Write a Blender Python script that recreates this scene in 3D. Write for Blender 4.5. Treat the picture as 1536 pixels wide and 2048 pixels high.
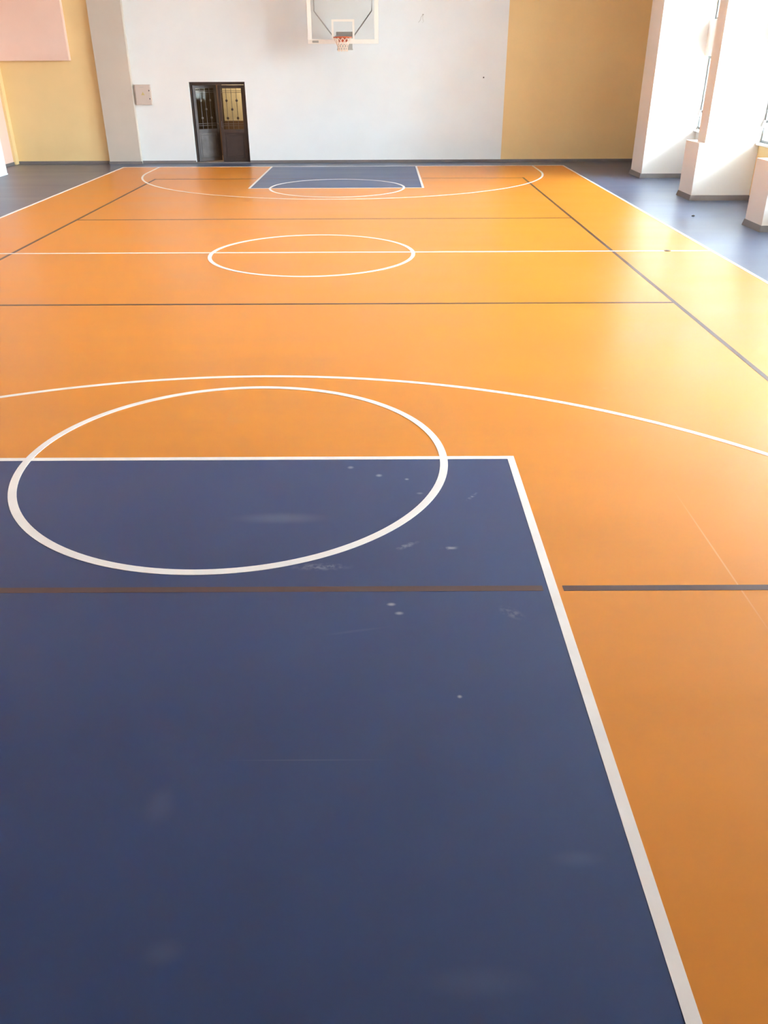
import bpy, bmesh, math, random
from mathutils import Vector, Matrix
random.seed(4)
S = bpy.context.scene
COL = S.collection
PI = math.pi
for o in list(bpy.data.objects): bpy.data.objects.remove(o)

# ------------------------------------------------------------------ camera
cd = bpy.data.cameras.new('camera'); cam = bpy.data.objects.new('camera', cd); COL.objects.link(cam)
pitch, yaw, roll = 0.49897, -0.00024, -0.00432
cam.location = (1.06463, -12.69786, 2.50397)
d = Vector((math.sin(yaw)*math.cos(pitch), math.cos(yaw)*math.cos(pitch), -math.sin(pitch)))
r = Vector((math.cos(yaw), -math.sin(yaw), 0)); u = r.cross(d)
r2 = r*math.cos(roll) + u*math.sin(roll); u2 = -r*math.sin(roll) + u*math.cos(roll)
cam.matrix_world = Matrix.Translation(cam.location) @ Matrix((r2, u2, -d)).transposed().to_4x4()
cd.sensor_fit = 'VERTICAL'; cd.sensor_height = 36; cd.lens = 1652.42*36/2048
cd.clip_start = .05; cd.clip_end = 300
S.camera = cam

# ------------------------------------------------------------------ light
SKY = 12.0
EXPOSURE = 2.98
w = bpy.data.worlds.new('overcast_sky'); S.world = w; w.use_nodes = True
nt = w.node_tree; nt.nodes.clear()
out = nt.nodes.new('ShaderNodeOutputWorld'); bg = nt.nodes.new('ShaderNodeBackground')
tc = nt.nodes.new('ShaderNodeTexCoord'); sx = nt.nodes.new('ShaderNodeSeparateXYZ'); cr = nt.nodes.new('ShaderNodeValToRGB')
nt.links.new(tc.outputs['Generated'], sx.inputs[0]); nt.links.new(sx.outputs['Z'], cr.inputs[0])
cr.color_ramp.elements[0].position = 0.0; cr.color_ramp.elements[0].color = (.45, .46, .44, 1)
cr.color_ramp.elements[1].position = .05; cr.color_ramp.elements[1].color = (.62, .75, .85, 1)
e = cr.color_ramp.elements.new(.7); e.color = (1.02, 1.22, 1.40, 1)
bg.inputs[1].default_value = SKY
nt.links.new(cr.outputs[0], bg.inputs[0]); nt.links.new(bg.outputs[0], out.inputs[0])
S.view_settings.view_transform = 'Standard'; S.view_settings.look = 'None'
S.view_settings.gamma = 1; S.view_settings.use_curve_mapping = False; S.view_settings.exposure = EXPOSURE
S.cycles.max_bounces = 12; S.cycles.diffuse_bounces = 8

# ------------------------------------------------------------------ materials
def srgb(r_, g_, b_):
    f = lambda c: (c/255/12.92) if c/255 <= .04045 else ((c/255+.055)/1.055)**2.4
    return (f(r_), f(g_), f(b_), 1)
def mat(name, color, rough=.6, metal=0, noise=0, nscale=3, bump=0, bscale=80, spec=.5, coat=0, coat_rough=.1, detail=4):
    m = bpy.data.materials.new(name); m.use_nodes = True; n = m.node_tree.nodes; l = m.node_tree.links
    b = n['Principled BSDF']; b.inputs['Base Color'].default_value = color
    b.inputs['Roughness'].default_value = rough; b.inputs['Metallic'].default_value = metal
    b.inputs['Specular IOR Level'].default_value = spec
    b.inputs['Coat Weight'].default_value = coat; b.inputs['Coat Roughness'].default_value = coat_rough
    g = n.new('ShaderNodeNewGeometry')
    if noise:
        t = n.new('ShaderNodeTexNoise'); t.inputs['Scale'].default_value = nscale; t.inputs['Detail'].default_value = detail
        l.new(g.outputs['Position'], t.inputs['Vector'])
        mr = n.new('ShaderNodeMapRange'); mr.inputs['From Min'].default_value = .3; mr.inputs['From Max'].default_value = .7
        mr.inputs['To Min'].default_value = 1-noise; mr.inputs['To Max'].default_value = 1+noise
        l.new(t.outputs['Fac'], mr.inputs['Value'])
        h = n.new('ShaderNodeHueSaturation'); h.inputs['Color'].default_value = color
        l.new(mr.outputs[0], h.inputs['Value']); l.new(h.outputs[0], b.inputs['Base Color'])
    if bump:
        t2 = n.new('ShaderNodeTexNoise'); t2.inputs['Scale'].default_value = bscale
        l.new(g.outputs['Position'], t2.inputs['Vector'])
        bp = n.new('ShaderNodeBump'); bp.inputs['Strength'].default_value = bump; bp.inputs['Distance'].default_value = .002
        l.new(t2.outputs['Fac'], bp.inputs['Height']); l.new(bp.outputs[0], b.inputs['Normal'])
    return m

def paint(name, color, marks=(), rough=.34, spec=.5):
    """painted resin floor: brushed patchiness in colour and gloss, a few chalky scuffs at fixed places on the floor"""
    m = bpy.data.materials.new(name); m.use_nodes = True; n = m.node_tree.nodes; l = m.node_tree.links
    b = n['Principled BSDF']
    g = n.new('ShaderNodeNewGeometry')
    mp = n.new('ShaderNodeMapping'); mp.inputs['Scale'].default_value = (.35, 1.3, 1); l.new(g.outputs['Position'], mp.inputs[0])
    t = n.new('ShaderNodeTexNoise'); t.inputs['Scale'].default_value = 1.1; t.inputs['Detail'].default_value = 5; l.new(mp.outputs[0], t.inputs['Vector'])
    mr = n.new('ShaderNodeMapRange'); mr.inputs['From Min'].default_value = .3; mr.inputs['From Max'].default_value = .7
    mr.inputs['To Min'].default_value = .94; mr.inputs['To Max'].default_value = 1.06; l.new(t.outputs['Fac'], mr.inputs['Value'])
    h = n.new('ShaderNodeHueSaturation'); h.inputs['Color'].default_value = color; l.new(mr.outputs[0], h.inputs['Value'])
    last = h.outputs[0]
    t3 = n.new('ShaderNodeTexNoise'); t3.inputs['Scale'].default_value = 28; t3.inputs['Detail'].default_value = 3; l.new(g.outputs['Position'], t3.inputs['Vector'])
    for (x, y, rx, ry, ang, amt, gate, c) in marks:
        v = n.new('ShaderNodeMapping'); v.vector_type = 'TEXTURE'
        v.inputs['Location'].default_value = (x, y, 0); v.inputs['Rotation'].default_value = (0, 0, ang); v.inputs['Scale'].default_value = (rx, ry, 1000)
        l.new(g.outputs['Position'], v.inputs[0])
        le = n.new('ShaderNodeVectorMath'); le.operation = 'LENGTH'; l.new(v.outputs[0], le.inputs[0])
        q = n.new('ShaderNodeMapRange'); q.interpolation_type = 'SMOOTHSTEP'
        q.inputs['From Min'].default_value = 1; q.inputs['From Max'].default_value = .1; q.inputs['To Min'].default_value = 0; q.inputs['To Max'].default_value = amt
        l.new(le.outputs['Value'], q.inputs['Value'])
        f = q.outputs[0]
        if gate:
            s = n.new('ShaderNodeMapRange'); s.inputs['From Min'].default_value = .42; s.inputs['From Max'].default_value = .62
            l.new(t3.outputs['Fac'], s.inputs['Value'])
            mu = n.new('ShaderNodeMath'); mu.operation = 'MULTIPLY'; l.new(f, mu.inputs[0]); l.new(s.outputs[0], mu.inputs[1]); f = mu.outputs[0]
        mx = n.new('ShaderNodeMix'); mx.data_type = 'RGBA'; l.new(f, mx.inputs[0]); l.new(last, mx.inputs[6]); mx.inputs[7].default_value = c
        last = mx.outputs[2]
    l.new(last, b.inputs['Base Color'])
    mr2 = n.new('ShaderNodeMapRange'); mr2.inputs['From Min'].default_value = .3; mr2.inputs['From Max'].default_value = .7
    mr2.inputs['To Min'].default_value = rough-.03; mr2.inputs['To Max'].default_value = rough+.03
    l.new(t.outputs['Fac'], mr2.inputs['Value']); l.new(mr2.outputs[0], b.inputs['Roughness'])
    b.inputs['Specular IOR Level'].default_value = spec
    return m

CH = (.30, .32, .36, 1)
key_marks = [(.83,-7.45,.03,.03,0,.8,0,CH),(1.03,-7.58,.03,.03,0,.9,0,CH),(1.22,-7.64,.02,.02,0,.9,0,CH),(1.3,-7.85,.03,.02,0,.5,0,CH),
 (1.64,-7.9,.02,.09,-.6,.6,1,CH),(.42,-8.18,.36,.09,0,.16,0,CH),(1.2,-8.52,.10,.03,.6,.7,1,CH),(1.45,-8.55,.07,.025,.1,.8,1,CH),(.7,-8.75,.22,.05,0,.4,1,CH),
 (1.1,-9.12,.03,.02,0,.9,0,CH),(1.14,-9.2,.03,.02,0,.7,0,CH),(1.72,-9.2,.05,.10,.8,.28,1,CH),(.92,-9.35,.2,.015,.2,.06,0,CH),
 (1.4,-9.84,.015,.015,0,.8,0,CH),(.2,-10.45,.08,.12,0,.07,0,CH),(1.75,-10.7,.12,.05,0,.07,0,CH),(.35,-11.05,.09,.06,0,.08,0,CH),(1.35,-11.15,.22,.07,0,.06,0,CH),(.75,-10.22,.4,.006,0,.1,0,CH)]
M = {}
M['orange'] = paint('orange_floor_paint', (.66, .236, .024, 1), [(2.985,-8.65,.008,.95,0,.3,0,(.85,.6,.35,1))], spec=.30)
M['key_blue'] = paint('blue_key_paint', (.012, .039, .130, 1), key_marks, rough=.36)
M['blue'] = paint('glare_paled_blue_paint', (.085, .112, .178, 1), rough=.34)  # same paint as the key, lightened to carry the window glare
M['line'] = mat('white_line_paint', (.81, .77, .72, 1), .4, noise=.04, nscale=5)
M['vline'] = mat('brown_line_paint', (.075, .036, .028, 1), .4)
M['white'] = mat('white_wall_paint', (.80, .835, .83, 1), .75, noise=.015, nscale=1.5, bump=.15)
M['yellow'] = mat('yellow_wall_paint', (.85, .63, .31, 1), .7, noise=.02, nscale=1.5, bump=.15)
M['pink'] = mat('salmon_wall_paint', (.86, .62, .51, 1), .7, noise=.02, nscale=1.5, bump=.15)
M['taupe'] = mat('taupe_column_paint', (.57, .51, .43, 1), .7, noise=.02, nscale=1.5, bump=.15)
M['pillar'] = mat('pillar_paint', (.80, .76, .71, 1), .7, noise=.015, nscale=1.5, bump=.12)
M['ceil'] = mat('ceiling_paint', (.70, .72, .74, 1), .8, noise=.02, nscale=1)
M['skirt'] = mat('grey_skirting_paint', (.20, .18, .175, 1), .5, noise=.06, nscale=4)
M['alu'] = mat('grey_aluminium', (.20, .21, .21, 1), .5, 0)
M['sill'] = mat('white_stone_sill', (.85, .85, .83, 1), .35)
M['steel_dark'] = mat('brown_door_metal', (.050, .032, .026, 1), .5, noise=.15, nscale=6)
M['steel_worn'] = mat('grey_brown_door_metal', (.095, .078, .070, 1), .5, noise=.3, nscale=5)
M['dark'] = mat('dark_brown_corridor', (.06, .038, .024, 1), .7)
M['cream'] = mat('cream_corridor_wall', (.62, .54, .40, 1), .7, noise=.12, nscale=2.5)
M['wood'] = mat('brown_wood', (.14, .08, .045, 1), .6)
M['box'] = mat('beige_panel_metal', (.60, .52, .46, 1), .5)
M['latch'] = mat('dark_latch', (.05, .045, .04, 1), .5)
M['warn'] = mat('ochre_warning_mark', (.55, .45, .18, 1), .6)
M['cream_frame'] = mat('cream_backboard_paint', (.86, .81, .72, 1), .45)
M['rim'] = mat('orange_rim_paint', (.62, .13, .05, 1), .4)
M['net'] = mat('net_cord', (.86, .70, .56, 1), .8)
M['tube'] = mat('grey_steel_tube', (.55, .54, .52, 1), .5, 0)
M['plate'] = mat('grey_steel_plate', (.46, .47, .43, 1), .45, .2)
M['brass'] = mat('tarnished_brass', (.22, .12, .03, 1), .4, .6)
M['concrete'] = mat('grey_outside_ground', (.35, .35, .33, 1), .9, noise=.1)
def glass(name, tint, refl):
    m = bpy.data.materials.new(name); m.use_nodes = True; n = m.node_tree.nodes; l = m.node_tree.links; n.clear()
    o = n.new('ShaderNodeOutputMaterial'); t = n.new('ShaderNodeBsdfTransparent'); t.inputs[0].default_value = tint
    g = n.new('ShaderNodeBsdfGlossy'); g.inputs['Roughness'].default_value = .02
    f = n.new('ShaderNodeFresnel'); f.inputs[0].default_value = 1.45
    mu = n.new('ShaderNodeMath'); mu.operation = 'MULTIPLY'; mu.inputs[1].default_value = refl; l.new(f.outputs[0], mu.inputs[0])
    mx = n.new('ShaderNodeMixShader'); l.new(mu.outputs[0], mx.inputs[0]); l.new(t.outputs[0], mx.inputs[1]); l.new(g.outputs[0], mx.inputs[2])
    l.new(mx.outputs[0], o.inputs[0]); return m
M['glass'] = glass('window_glass', (.97, .98, .98, 1), .6)
M['board'] = glass('backboard_glass', (.96, .96, .95, 1), .6)
M['door_glass'] = glass('door_glass', (.80, .77, .70, 1), .25)

# ------------------------------------------------------------------ helpers
def link(name, bm, m, parent=None, smooth=False, bevel=0):
    bmesh.ops.recalc_face_normals(bm, faces=bm.faces)
    me = bpy.data.meshes.new(name); bm.to_mesh(me); bm.free()
    o = bpy.data.objects.new(name, me); COL.objects.link(o); me.materials.append(m)
    if smooth:
        for p in me.polygons: p.use_smooth = True
    if bevel:
        b = o.modifiers.new('bevel', 'BEVEL'); b.width = bevel; b.segments = 2; b.limit_method = 'ANGLE'
    if parent:
        o.parent = parent; o.matrix_parent_inverse = Matrix.Translation(parent.location).inverted() if parent.parent is None else Matrix.Identity(4)
        if parent.parent is not None:
            o.matrix_parent_inverse = parent.matrix_parent_inverse.inverted() if False else Matrix.Translation(-world_loc(parent))
    return o
def world_loc(o):
    # every object here is only translated, so the world position is the sum up the chain
    v = Vector(o.location) + o.matrix_parent_inverse.translation
    p = o.parent
    while p:
        v = v + Vector(p.location) + (p.matrix_parent_inverse.translation if p.parent else Vector((0,0,0))); p = p.parent
    return v
def box(bm, x0, x1, y0, y1, z0, z1, flare=0):
    f = flare
    v = [bm.verts.new(c) for c in ((x0-f,y0-f,z0),(x1+f,y0-f,z0),(x1+f,y1+f,z0),(x0-f,y1+f,z0),(x0,y0,z1),(x1,y0,z1),(x1,y1,z1),(x0,y1,z1))]
    for q in ((0,1,2,3),(4,5,6,7),(0,1,5,4),(1,2,6,5),(2,3,7,6),(3,0,4,7)): bm.faces.new([v[i] for i in q])
    return bm
def B(*boxes):
    bm = bmesh.new()
    for b in boxes: box(bm, *b)
    return bm
def tube(bm, pts, rad, seg=8, closed=False):
    pts = [Vector(p) for p in pts]; n = len(pts); rings = []
    for i, p in enumerate(pts):
        a = pts[i-1] if (i or closed) else p; b = pts[(i+1) % n] if (i < n-1 or closed) else p
        t = (b-a).normalized(); up = Vector((0,0,1)) if abs(t.z) < .9 else Vector((1,0,0))
        s = t.cross(up).normalized(); q = s.cross(t)
        rings.append([bm.verts.new(p + (s*math.cos(2*PI*k/seg) + q*math.sin(2*PI*k/seg))*rad) for k in range(seg)])
    for i in range(n if closed else n-1):
        A, C = rings[i], rings[(i+1) % n]
        for k in range(seg): bm.faces.new((A[k], A[(k+1)%seg], C[(k+1)%seg], C[k]))
    if not closed:
        bm.faces.new(rings[0]); bm.faces.new(rings[-1])
    return bm
def ribbon(inner, outer, z, closed=False, z0=-.001):
    """flat painted band between two outlines, closed down to the floor"""
    bm = bmesh.new(); n = len(inner)
    R = [[bm.verts.new((p[0], p[1], zz)) for p in P] for P, zz in ((inner, z), (outer, z), (outer, z0), (inner, z0))]
    for i in range(n if closed else n-1):
        j = (i+1) % n
        for k in range(4): bm.faces.new((R[k][i], R[k][j], R[(k+1)%4][j], R[(k+1)%4][i]))
    if not closed:
        bm.faces.new([R[k][0] for k in range(4)]); bm.faces.new([R[k][-1] for k in range(4)])
    return bm
def thing(name, label, cat, loc, group=None):
    o = bpy.data.objects.new(name, None); COL.objects.link(o); o.location = loc; o.empty_display_size = .1
    o['label'] = label; o['category'] = cat
    if group: o['group'] = group
    return o
def tag(o, label, cat, group=None):
    o['label'] = label; o['category'] = cat
    if group: o['group'] = group
    return o
def struct(name, bm, m, label=None, **k):
    o = link(name, bm, m, **k); o['kind'] = 'structure'
    if label: o['label'] = label
    return o
def sroot(name, loc, label=None):
    o = bpy.data.objects.new(name, None); COL.objects.link(o); o.location = loc; o['kind'] = 'structure'
    if label: o['label'] = label
    return o

# ------------------------------------------------------------------ the hall
XL, XR, YN, YF, ZC = -9.3, 8.5, -17.0, 12.6, 6.4
XO = XR + .22
PN = 'painted sports floor, blue around an orange court'
floor = struct('floor', B((XL-.2, XO, YN-.2, YF+.25, -.12, 0)), M['blue'], PN)
L = 11.64; W2 = 6.0; lw = .05
def strip(name, x0, x1, y0, y1, z, m, label=None):
    o = link(name, B((x0, x1, y0, y1, -.001, z)), m, floor)
    if label: o['label'] = label
    return o
strip('court_area', -W2, W2, -L, L, .0010, M['orange'], 'orange painted court area')
strip('key_area', -1.98, 2.0, L-4.47, L, .0016, M['key_blue'], 'blue painted key under the far hoop')
strip('key_area', -1.98, 2.0, -L, -L+4.37, .0016, M['key_blue'], 'large dark blue painted key in the foreground')
# volleyball court, brown
for s in (-1, 1): strip('volleyball_sideline', s*4.5-.025, s*4.5+.025, -9, 9, .0022, M['vline'], 'brown sideline')
for y in (3.025, -2.975): strip('volleyball_attack_line', -4.5, 4.5, y-.025, y+.025, .0024, M['vline'], 'thin brown cross line')
for y, n_ in ((8.94, 'far'), (-8.975, 'near')):
    strip('volleyball_end_line', -1.90, 1.92, y-.025, y+.025, .0024, M['vline'], 'brown end line on the blue key')
    for a, b in ((-4.5, -2.03), (2.03, 4.5)): strip('volleyball_end_line', a, b, y-.025, y+.025, .0024, M['vline'], 'brown end line on the orange paint')
# basketball, white
def ring(name, cx, cy, ro, wd, z, label, sy=1):
    N = 160; a = [2*PI*i/N for i in range(N)]
    o = link(name, ribbon([(cx+(ro-wd)*math.cos(t), cy+(ro*sy-wd)*math.sin(t)) for t in a], [(cx+ro*math.cos(t), cy+ro*sy*math.sin(t)) for t in a], z, True), M['line'], floor)
    o['label'] = label; return o
def outline(name, x0, x1, y0, y1, z):
    o = link(name, ribbon([(x0+lw,y0+lw),(x1-lw,y0+lw),(x1-lw,y1-lw),(x0+lw,y1-lw)], [(x0,y0),(x1,y0),(x1,y1),(x0,y1)], z, True), M['line'], floor)
    return o
outline('court_boundary_line', -W2-.03, W2+.01, -L, L, .0042)['label'] = 'white boundary line'
strip('halfway_line', -W2, W2, .0, .055, .0036, M['line'], 'white halfway line')
ring('centre_circle', .01, -.055, 1.53, .055, .0040, 'white centre circle')
ring('free_throw_circle', .03, L-4.46+.11, 1.54, .05, .0034, 'white circle at the far key')
ring('free_throw_circle', .0, -7.31, 1.52, .055, .0034, 'large white circle across the near key')
def key_line(s, yb, yf):
    x0, x1 = -1.98, 2.0
    q = s*lw
    o = link('key_line', ribbon([(x0+lw, yb), (x0+lw, yf-q), (x1-lw, yf-q), (x1-lw, yb)], [(x0, yb), (x0, yf), (x1, yf), (x1, yb)], .0030), M['line'], floor)
    o['label'] = 'white outline of the far key' if s < 0 else 'white outline of the near key'
key_line(-1, L, L-4.47); key_line(1, -L, -L+4.37)
def three(s, cx, yc, ro, label):
    N = 120; I = []; O = []
    for P, rr in ((O, ro), (I, ro-lw)):
        P.append((cx-rr, s*L))
        for i in range(N+1):
            t = PI - PI*i/N; P.append((cx+rr*math.cos(t), s*(yc - rr*math.sin(t)*(yc-(5.45 if s>0 else 5.5)-(0 if rr==ro else lw))/rr)))
        P.append((cx+rr, s*L))
    o = link('three_point_line', ribbon(I, O, .0028), M['line'], floor); o['label'] = label
three(1, .06, 10.35, 5.11, 'white three point line at the far end')
three(-1, 0, 10.6, 5.12, 'white three point line curving across the foreground')

struct('ceiling', B((XL-.2, XO, YN-.2, YF+.3, ZC, ZC+.2)), M['ceil'])
struct('wall_back', B((XL-.2, XO, YN-.2, YN, 0, ZC)), M['white'])
# far wall with the door opening
DX0, DX1, DZ = -4.21, -2.68, 2.04
wf = sroot('wall_far', (0, YF, 0))
for nm, m, lab, bxs in (('white_panel', 'white', 'white middle stretch of the far wall',
        [(-6.6, DX0, YF, YF+.25, 0, ZC), (DX1, 4.4, YF, YF+.25, 0, ZC), (DX0, DX1, YF, YF+.25, DZ, ZC)]),
      ('yellow_panel', 'yellow', 'pale yellow left stretch of the far wall', [(XL-.2, -6.6, YF+.002, YF+.25, 0, ZC)]),
      ('yellow_panel', 'yellow', 'yellow right stretch of the far wall', [(4.4, XO, YF, YF+.25, 0, ZC)])):
    o = link(nm, B(*bxs), M[m], wf); o['label'] = lab
struct('wall_left', B((XL-.2, XL, YN, YF, 0, ZC)), M['pink'], 'salmon pink left wall')
struct('trim_1', B((XL, XL+.07, YF-.2, YF, 0, 2.55)), M['yellow'], 'narrow yellow return in the far left corner')
struct('trim_2', B((XL, -7.29, YF-.16, YF, 2.56, ZC)), M['pink'], 'salmon pink bulkhead hanging over the far left corner', bevel=.01)
struct('baseboard_far', B((-9.22, DX0, YF-.02, YF, 0, .07), (DX1, 8.5, YF-.032, YF, 0, .07)), M['skirt'])
struct('baseboard_left', B((XL, XL+.02, YN, YF-.2, 0, .07)), M['skirt'])

# right side wall: low yellow wall, window band, beams; bays between pillars
PY = [8.8, 5.1, 1.55, -2.1, -5.75, -9.4, -13.05]      # near face of each pillar
PW = [.95, .8, .7, .75, .75, .75, .75]
wr = sroot('wall_right', (XR, 0, 0))
Z0, Z1, Z2, Z3 = 1.03, 2.59, 3.3, 4.9
WIN = [0, 1, 2, 3, 4]          # bays with glass (bay i lies between pillar i and pillar i+1)
bays = []
for i in range(len(PY)):
    y1 = PY[i]; y0 = PY[i+1]+PW[i+1] if i+1 < len(PY) else YN
    bays.append((y0, y1))
solid = [(XR, XO, PY[0]+PW[0], YF, 0, ZC)]
for i, (a, b) in enumerate(bays):
    if i not in WIN: solid.append((XR, XO, a, b, 0, ZC))
    else: solid += [(XR, XO, a, b, Z3 if i < 4 else Z1, ZC)]  # unseen nearest bay is closed above its beam to dim the near floor
for i in range(len(PY)): solid.append((XR, XO, PY[i], PY[i]+PW[i], 0, ZC))
o = link('upper_wall', B(*solid), M['white'], wr)
for i in WIN:
    a, b = bays[i]
    o = link('low_wall', B((XR, XO, a, b, 0, Z0)), M['yellow' if i else 'white'], wr)
    o['label'] = 'low yellow wall under the window' if i else 'low white wall under the far window'
for i in WIN:
    a, b = bays[i]
    struct('trim_%d' % (3+i), B((XR-.1, XR if i == 4 else XO+1.4, a-.1, b+.1, Z1, Z2)), M['pillar'], 'cream beam crossing the window bay', bevel=.008)  # beam's outdoor overhang is added as a canopy to shade the windows
struct('baseboard_right', B(*[(XR-.02, XR, a, b, 0, .09) for a, b in bays] + [(XR-.02, XR, PY[0]+PW[0], YF, 0, .09)]), M['skirt'])

for i in WIN:                                            # windows
    a, b = bays[i]; xa, xb = XR+.02, XR+.08
    wd = sroot('window_%d' % (i+1), (XR, (a+b)/2, Z0), 'white lit window between the right pillars')
    link('sill', B((XR-.07, XO+.05, a+.001, b-.001, Z0, Z0+.045)), M['sill'], wd, bevel=.006)
    zb = Z0+.045
    fr = []
    for z0, z1, rails in ((zb, Z1, (zb+.38,)), (Z2, Z3, (Z2+.4, 4.4)))[:2 if i < 4 else 1]:
        fr += [(xa, xb, a, a+.06, z0, z1), (xa, xb, b-.06, b, z0, z1), (xa, xb, a+.06, b-.06, z0, z0+.05), (xa, xb, a+.06, b-.06, z1-.05, z1)]
        for k in (1, 2): yy = a+(b-a)*k/3; fr.append((xa, xb, yy-.03, yy+.03, z0+.05, z1-.05))
        for rz in rails:
            for k in range(3): fr.append((xa+.005, xb-.005, a+(b-a)*k/3+.03, a+(b-a)*(k+1)/3-.03, rz-.025, rz+.025))
    link('window_frame', B(*fr), M['alu'], wd)
    link('pane', B((xa+.025, xa+.031, a+.03, b-.03, zb+.02, Z1-.02)), M['glass'], wd)
    if i < 4: link('pane', B((xa+.025, xa+.031, a+.03, b-.03, Z2+.02, Z3-.02)), M['glass'], wd)
    hb = bmesh.new(); box(hb, xa-.035, xa, b-.085, b-.05, zb+.28, zb+.40); box(hb, xa-.05, xa-.03, b-.08, b-.055, zb+.22, zb+.36)
    link('window_handle', hb, M['sill'], wd, bevel=.005)
    for z0, z1 in ((Z0+.05, Z1), (Z2, Z3))[:2 if i < 4 else 1]:              # daylight portals: they only guide sampling of the sky
        ld = bpy.data.lights.new('sky_portal', 'AREA'); ld.shape = 'RECTANGLE'; ld.size = z1-z0; ld.size_y = b-a
        ld.cycles.is_portal = True
        lo = bpy.data.objects.new('sky_portal', ld); COL.objects.link(lo)
        lo.location = (XO+.02, (a+b)/2, (z0+z1)/2); lo.rotation_euler = (0, PI/2, 0)
struct('trim_8', B((XO, XO+1.8, -18, 13, 5.0, 5.2)), M['pillar'], 'unseen sunshade slab added outside the windows')  # unseen slab added to cut the sky light on the pillar sides
struct('ground_outside', B((XO, 60, -40, 40, -.6, -.5)), M['concrete'])

# pillars
lab = ['full height white pillar nearest the far yellow wall', 'white pillar on a low plinth, second from the far wall',
       'white pillar and plinth cut by the right photo edge']
for i, (y, wy) in enumerate(zip(PY, PW)):
    if i > 2:
        p = thing('pillar', 'white pillar on the window side, outside the photo beyond the right edge', 'pillar', (7.9, y+wy/2, 0))
        p['label'] = 'white pillar on the window side, outside the photo beyond the right edge'; p['group'] = 'pillars outside the photo'
    else: p = thing('pillar', lab[i], 'pillar', (7.9, y+wy/2, 0))
    if i == 0:
        link('shaft', B((7.33, XR, y, y+wy, 0, ZC)), M['pillar'], p, bevel=.006)
    else:
        link('plinth', B((7.32, XR, y, y+wy, 0, 1.07)), M['pillar'], p, bevel=.006)
        link('shaft', B((7.43, XR, y, y+.45, 1.07, ZC)), M['pillar'], p, bevel=.006)
    b = bmesh.new(); box(b, 7.312, XR-.001, y-.008, y+wy+.008, 0, .10, .022)
    s = link('skirting', b, M['skirt'], p)
p = thing('pillar', 'white pillar at the left photo edge in front of the salmon wall', 'pillar', (-8.9, 9.7, 0))
link('shaft', B((XL, -8.56, 9.3, 10.08, 0, ZC)), M['pillar'], p, bevel=.006)
link('skirting', B((XL, -8.552, 9.292, 10.088, 0, .03)), M['white'], p)
p = thing('pilaster', 'taupe grey pilaster between yellow and white parts of far wall', 'pilaster', (-6.18, YF-.09, 0))
link('shaft', B((-6.61, -5.72, YF-.16, YF, 0, ZC)), M['taupe'], p, bevel=.006)
link('skirting', B((-6.62, -5.695, YF-.19, YF-.16, 0, .07)), M['skirt'], p)

# ------------------------------------------------------------------ door and the corridor behind it
door = sroot('door_1', (-3.445, YF+.2, 0), 'brown metal double door, left leaf ajar')
yd = YF+.10
link('door_frame', B((DX0, DX0+.05, yd, yd+.1, 0, DZ), (DX1-.05, DX1, yd, yd+.1, 0, DZ), (DX0+.05, DX1-.05, yd, yd+.1, DZ-.07, DZ)), M['steel_dark'], door, bevel=.004)
link('threshold', B((DX0, DX1, YF-.01, yd+.12, 0, .025)), M['skirt'], door)
def leaf(x_h, wd, ang, sgn, mlow):
    """sgn=+1: hinge on the left at x_h and leaf runs to +x; -1: hinge on the right"""
    T = Matrix.Translation((x_h, yd+.05, 0)) @ Matrix.Rotation(ang, 4, 'Z')
    def mk(name, bxs, m, par, bevel=.003):
        bm = B(*[(min(sgn*a, sgn*b), max(sgn*a, sgn*b), c, d_, e, f) for a, b, c, d_, e, f in bxs]); bmesh.ops.transform(bm, matrix=T, verts=bm.verts)
        return link(name, bm, M[m], par, bevel=bevel)
    h = DZ-.08; z0 = .03
    lf = mk('door_leaf', [(0, .08, -.025, .025, z0, h), (wd-.08, wd, -.025, .025, z0, h), (.08, wd-.08, -.025, .025, h-.08, h), (.08, wd-.08, -.025, .025, .76, .86), (.08, wd-.08, -.025, .025, z0, .12)], 'steel_dark', door)
    mk('lower_panel', [(.08, wd-.08, -.012, .012, .12, .76)], mlow, lf)
    mk('panel_moulding', [(.12, wd-.12, -.02, .02, .15, .17), (.12, wd-.12, -.02, .02, .70, .72), (.12, .14, -.02, .02, .17, .70), (wd-.14, wd-.12, -.02, .02, .17, .70)], mlow, lf)
    mk('door_glass', [(.08, wd-.08, -.004, .004, .86, h-.08)], 'door_glass', lf, 0)
    xs = [.08+(wd-.16)*k/4 for k in (1, 2, 3)]
    mk('grille', [(x-.006, x+.006, -.018, -.008, .86, h-.08) for x in xs] + [(.08, wd-.08, -.018, -.008, z-.005, z+.005) for z in (.95, 1.0, 1.78, 1.82)], 'steel_worn', lf, 0)
    for k, z in ((0, 1.58), (2, 1.58), (1, 1.36), (0, 1.14), (2, 1.14)):
        bm = bmesh.new(); bmesh.ops.create_cone(bm, cap_ends=True, segments=12, radius1=.034, radius2=.02, depth=.02, matrix=T @ Matrix.Translation((sgn*xs[k], -.025, z)) @ Matrix.Rotation(PI/2, 4, 'X'))
        link('rosette', bm, M['steel_worn' if sgn > 0 else 'steel_dark'], lf)
    return lf, T
lf, T = leaf(DX0+.055, .70, math.radians(33), 1, 'steel_worn'); lf['label'] = 'left leaf standing ajar'
bm = bmesh.new(); bmesh.ops.create_uvsphere(bm, u_segments=12, v_segments=8, radius=.03, matrix=T @ Matrix.Translation((.62, -.07, .98))); box2 = bmesh.new()
bm2 = link('door_knob', bm, M['steel_worn'], lf, True); box2.free()
lf, T = leaf(DX1-.055, .72, 0, -1, 'steel_dark'); lf['label'] = 'right leaf, shut'
bm = bmesh.new(); box(bm, .0, .0, 0, 0, 0, 0) if False else None
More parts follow.
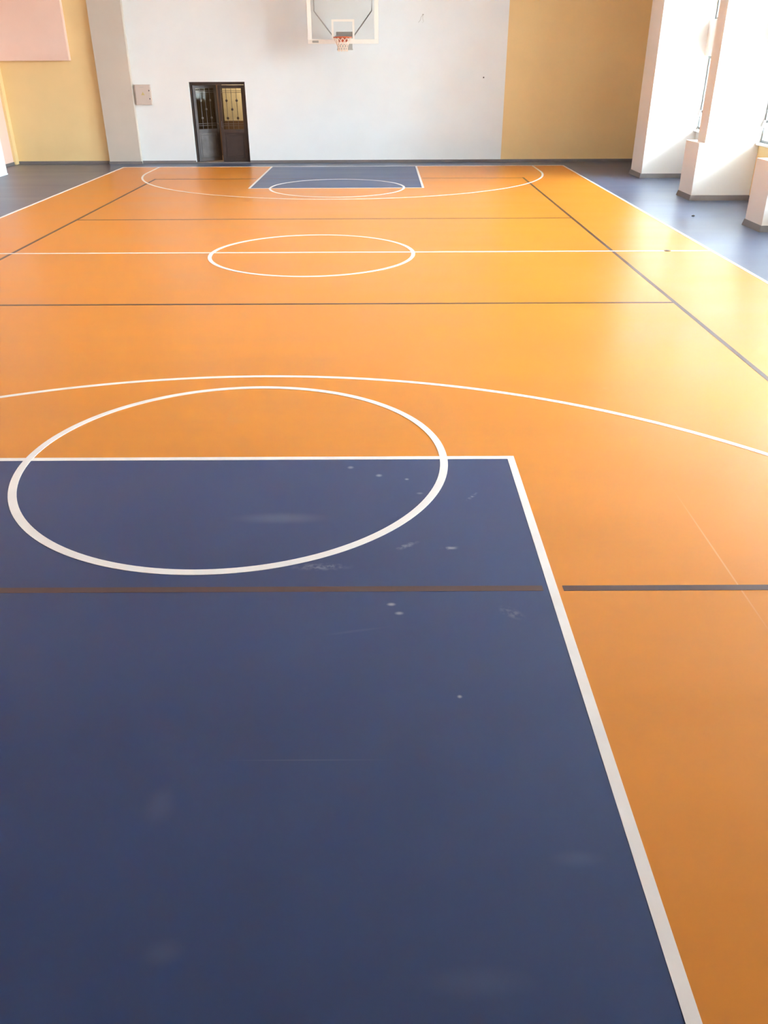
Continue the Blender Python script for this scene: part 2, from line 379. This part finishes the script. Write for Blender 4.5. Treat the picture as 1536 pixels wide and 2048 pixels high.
tube(bm, [T @ Vector((-.68, -.03, .92)), T @ Vector((-.68, -.07, .92)), T @ Vector((-.68, -.07, 1.06)), T @ Vector((-.68, -.03, 1.06))], .009)
link('door_handle', bm, M['steel_worn'], lf)
struct('floor_corridor', B((-6, -1.5, YF+.25, 15.2, -.12, 0)), M['wood'])
struct('ceiling_corridor', B((-6, -1.5, YF+.25, 15.2, 2.6, 2.7)), M['dark'])
struct('wall_corridor_left', B((-6.1, -6, YF+.25, 15.2, 0, 2.6)), M['dark'])
struct('wall_corridor_right', B((-1.5, -1.4, YF+.25, 15.2, 0, 2.6)), M['cream'])
cb = sroot('wall_corridor_back', (-3.5, 15, 0))
link('cream_wall', B((-3.72, -1.5, 15.0, 15.2, 0, 2.6)), M['cream'], cb)
link('wood_panel', B((-6, -3.98, 14.9, 15.2, 0, 2.6)), M['dark'], cb)
link('wood_post', B((-3.98, -3.82, 14.88, 15.2, 0, 2.6)), M['wood'], cb)
link('wood_post', B((-3.82, -3.72, 14.92, 15.2, 0, 2.6)), M['dark'], cb)
link('dado', B((-3.72, -1.5, 14.97, 15.0, 0, .95)), M['wood'], cb)
lamp = thing('added_corridor_lamp', 'unseen warm lamp added to light the corridor behind the door', 'lamp', (-2.6, 14.2, 2.6))  # added light source, unseen, to brighten the corridor behind the door glass
me_l = bpy.data.materials.new('added_lamp_glow'); me_l.use_nodes = True
bsd = me_l.node_tree.nodes['Principled BSDF']; bsd.inputs['Emission Color'].default_value = (1, .86, .62, 1); bsd.inputs['Emission Strength'].default_value = 30
bm = bmesh.new(); bmesh.ops.create_uvsphere(bm, u_segments=20, v_segments=10, radius=.16, matrix=Matrix.Translation((-2.6, 14.2, 2.56)) @ Matrix.Diagonal((1, 1, .5, 1)))
link('lamp_shade', bm, me_l, lamp, True)
bm = bmesh.new(); bmesh.ops.create_cone(bm, cap_ends=True, segments=24, radius1=.18, radius2=.18, depth=.03, matrix=Matrix.Translation((-2.6, 14.2, 2.585))); link('lamp_base', bm, M['sill'], lamp)

# ------------------------------------------------------------------ electrical panel box
p = thing('electrical_panel', 'beige metal electrical panel on far wall beside the taupe pilaster', 'electrical panel', (-5.45, YF-.06, 1.49))
link('body', B((-5.66, -5.24, YF-.10, YF, 1.49, 1.985)), M['box'], p, bevel=.006)
link('panel_door', B((-5.645, -5.255, YF-.112, YF-.10, 1.505, 1.97)), M['box'], p, bevel=.003)
for z in (1.84, 1.64): link('latch', B((-5.285, -5.262, YF-.13, YF-.112, z-.018, z+.018)), M['latch'], p, bevel=.004)
bm = bmesh.new()
f3 = [(-5.50, 1.73), (-5.40, 1.73), (-5.45, 1.81)]
va = [bm.verts.new((x, YF-.1125, z)) for x, z in f3]; vb = [bm.verts.new((x, YF-.1145, z)) for x, z in f3]
bm.faces.new(va); bm.faces.new(vb)
for k in range(3): bm.faces.new((va[k], va[(k+1)%3], vb[(k+1)%3], vb[k]))
link('warning_triangle', bm, M['warn'], p)
link('name_plate', B((-5.52, -5.42, YF-.1145, YF-.1125, 1.915, 1.925)), M['plate'], p)

# ------------------------------------------------------------------ basketball hoop
YB = 11.6; XC = .07
hp = thing('basketball_hoop', 'glass basketball backboard with orange rim and net on the far white wall', 'basketball hoop', (XC, YF, 2.8))
x0, x1, z0, z1 = XC-.90, XC+.90, 2.91, 3.98
bd = link('backboard', B((x0+.02, x1-.02, YB-.006, YB+.006, z0+.02, z1-.02)), M['board'], hp); bd['label'] = 'clear glass board'
def zframe(a, b, c, e, t, ya, yb): return B((a, b, ya, yb, c, c+t), (a, b, ya, yb, e-t, e), (a, a+t, ya, yb, c+t, e-t), (b-t, b, ya, yb, c+t, e-t))
link('board_border', zframe(x0, x1, z0, z1, .10, YB-.02, YB+.02), M['cream_frame'], hp, bevel=.004)
link('target_square', zframe(XC-.29, XC+.29, 2.98, 3.45, .05, YB-.010, YB-.006), M['cream_frame'], hp)
link('board_plate', B((x0+.11, x0+.27, YB-.024, YB-.02, z0+.025, z0+.075)), M['plate'], hp)
link('mounting_plate', B((XC-.18, XC+.24, YB+.02, YB+.06, 3.0, 3.18)), M['plate'], hp)
link('bracket', B((XC-.16, XC+.23, YB+.06, YB+.12, 2.80, 3.0), (XC-.17, XC+.24, YB+.05, YB+.13, 2.77, 2.80)), M['plate'], hp, bevel=.004)
YS = YB+.14
for s in (-1, 1):
    bm = bmesh.new()
    tube(bm, [(XC+s*.73, YS, 4.0), (XC+s*.73, YS, 3.64), (XC+s*.24, YS, 3.05)], .014)
    link('support_frame', bm, M['tube'], hp, True)
    for ax, az in ((.73, 4.0), (.20, 3.06)):
        bm = bmesh.new(); tube(bm, [(XC+s*ax, YS, az), (XC+s*ax, YF-.012, az)], .02); ar = link('wall_arm', bm, M['tube'], hp)
        link('wall_plate', B((XC+s*ax-.06, XC+s*ax+.06, YF-.012, YF, az-.06, az+.06)), M['tube'], ar)
YR = YB-.15-.225; zr = 3.045
bm = bmesh.new(); tube(bm, [(XC+.225*math.cos(2*PI*k/40), YR+.225*math.sin(2*PI*k/40), zr) for k in range(40)], .012, 8, True)
rim = link('rim', bm, M['rim'], hp, True)
bm = bmesh.new(); box(bm, XC-.11, XC+.11, YB-.03, YB-.01, zr-.10, zr+.03); box(bm, XC-.11, XC+.11, YR+.21, YB-.03, zr-.006, zr+.006)
for s in (-1, 1): tube(bm, [(XC+s*.09, YB-.02, zr-.09), (XC+s*.12, YR+.19, zr-.012)], .010)
link('rim_bracket', bm, M['rim'], rim)
bm = bmesh.new(); NS = 12; rows = [(.222, zr-.012), (.20, zr-.07), (.165, zr-.13), (.135, zr-.19), (.12, zr-.25), (.125, zr-.31)]
def npt(k, j):
    rr, z = rows[j]; t = 2*PI*(k+.5*(j % 2))/NS; return (XC+rr*math.cos(t), YR+rr*math.sin(t), z)
for k in range(NS):
    for j in range(len(rows)-1):
        tube(bm, [npt(k, j), npt(k, j+1)], .006, 5)
        k2 = k-1 if j % 2 == 0 else k+1
        tube(bm, [npt(k, j), npt(k2, j+1)], .006, 5)
link('net', bm, M['net'], hp)

# ------------------------------------------------------------------ small things
bm = bmesh.new(); box(bm, 2.12, 2.16, YF-.03, YF, 3.575, 3.60)
tube(bm, [(2.14, YF-.02, 3.585), (2.09, YF-.012, 3.53), (2.07, YF-.012, 3.46), (2.02, YF-.012, 3.41)], .005, 6)
tube(bm, [(2.14, YF-.02, 3.585), (2.13, YF-.012, 3.50), (2.16, YF-.012, 3.43), (2.12, YF-.012, 3.40)], .004, 6)
tag(link('wall_hook', bm, M['plate']), 'small grey wall hook with loose cord right of the backboard', 'hook')
bm = bmesh.new(); bmesh.ops.create_cone(bm, cap_ends=True, segments=12, radius1=.018, radius2=.012, depth=.03, matrix=Matrix.Translation((3.81, YF-.015, 2.12)) @ Matrix.Rotation(PI/2, 4, 'X'))
tag(link('nail', bm, M['latch']), 'tiny dark nail head in white wall near its yellow edge', 'nail')
so = thing('floor_socket', 'small brass floor socket set on the white halfway line', 'floor socket', (5.32, .03, 0))
def ground_disc(r0, r1, z0_, z1_, x, y):
    bm = bmesh.new(); bmesh.ops.create_cone(bm, cap_ends=True, segments=28, radius1=r0, radius2=r1, depth=z1_-z0_, matrix=Matrix.Translation((x, y, (z0_+z1_)/2))); return bm
link('cover', ground_disc(.055, .05, 0, .008, 5.32, .03), M['brass'], so)
link('rim', ground_disc(.03, .03, 0, .010, 5.32, .03), M['latch'], so)
bm = bmesh.new(); bmesh.ops.create_icosphere(bm, subdivisions=2, radius=.03, matrix=Matrix.Translation((6.73, 3.13, .014)) @ Matrix.Diagonal((1.1, .9, .5, 1)))
for v in bm.verts: v.co += Vector([random.uniform(-.003, .003) for _ in range(3)])
tag(link('pebble', bm, M['steel_worn']), 'small dark crumb lying on the blue floor before the pillars', 'pebble')
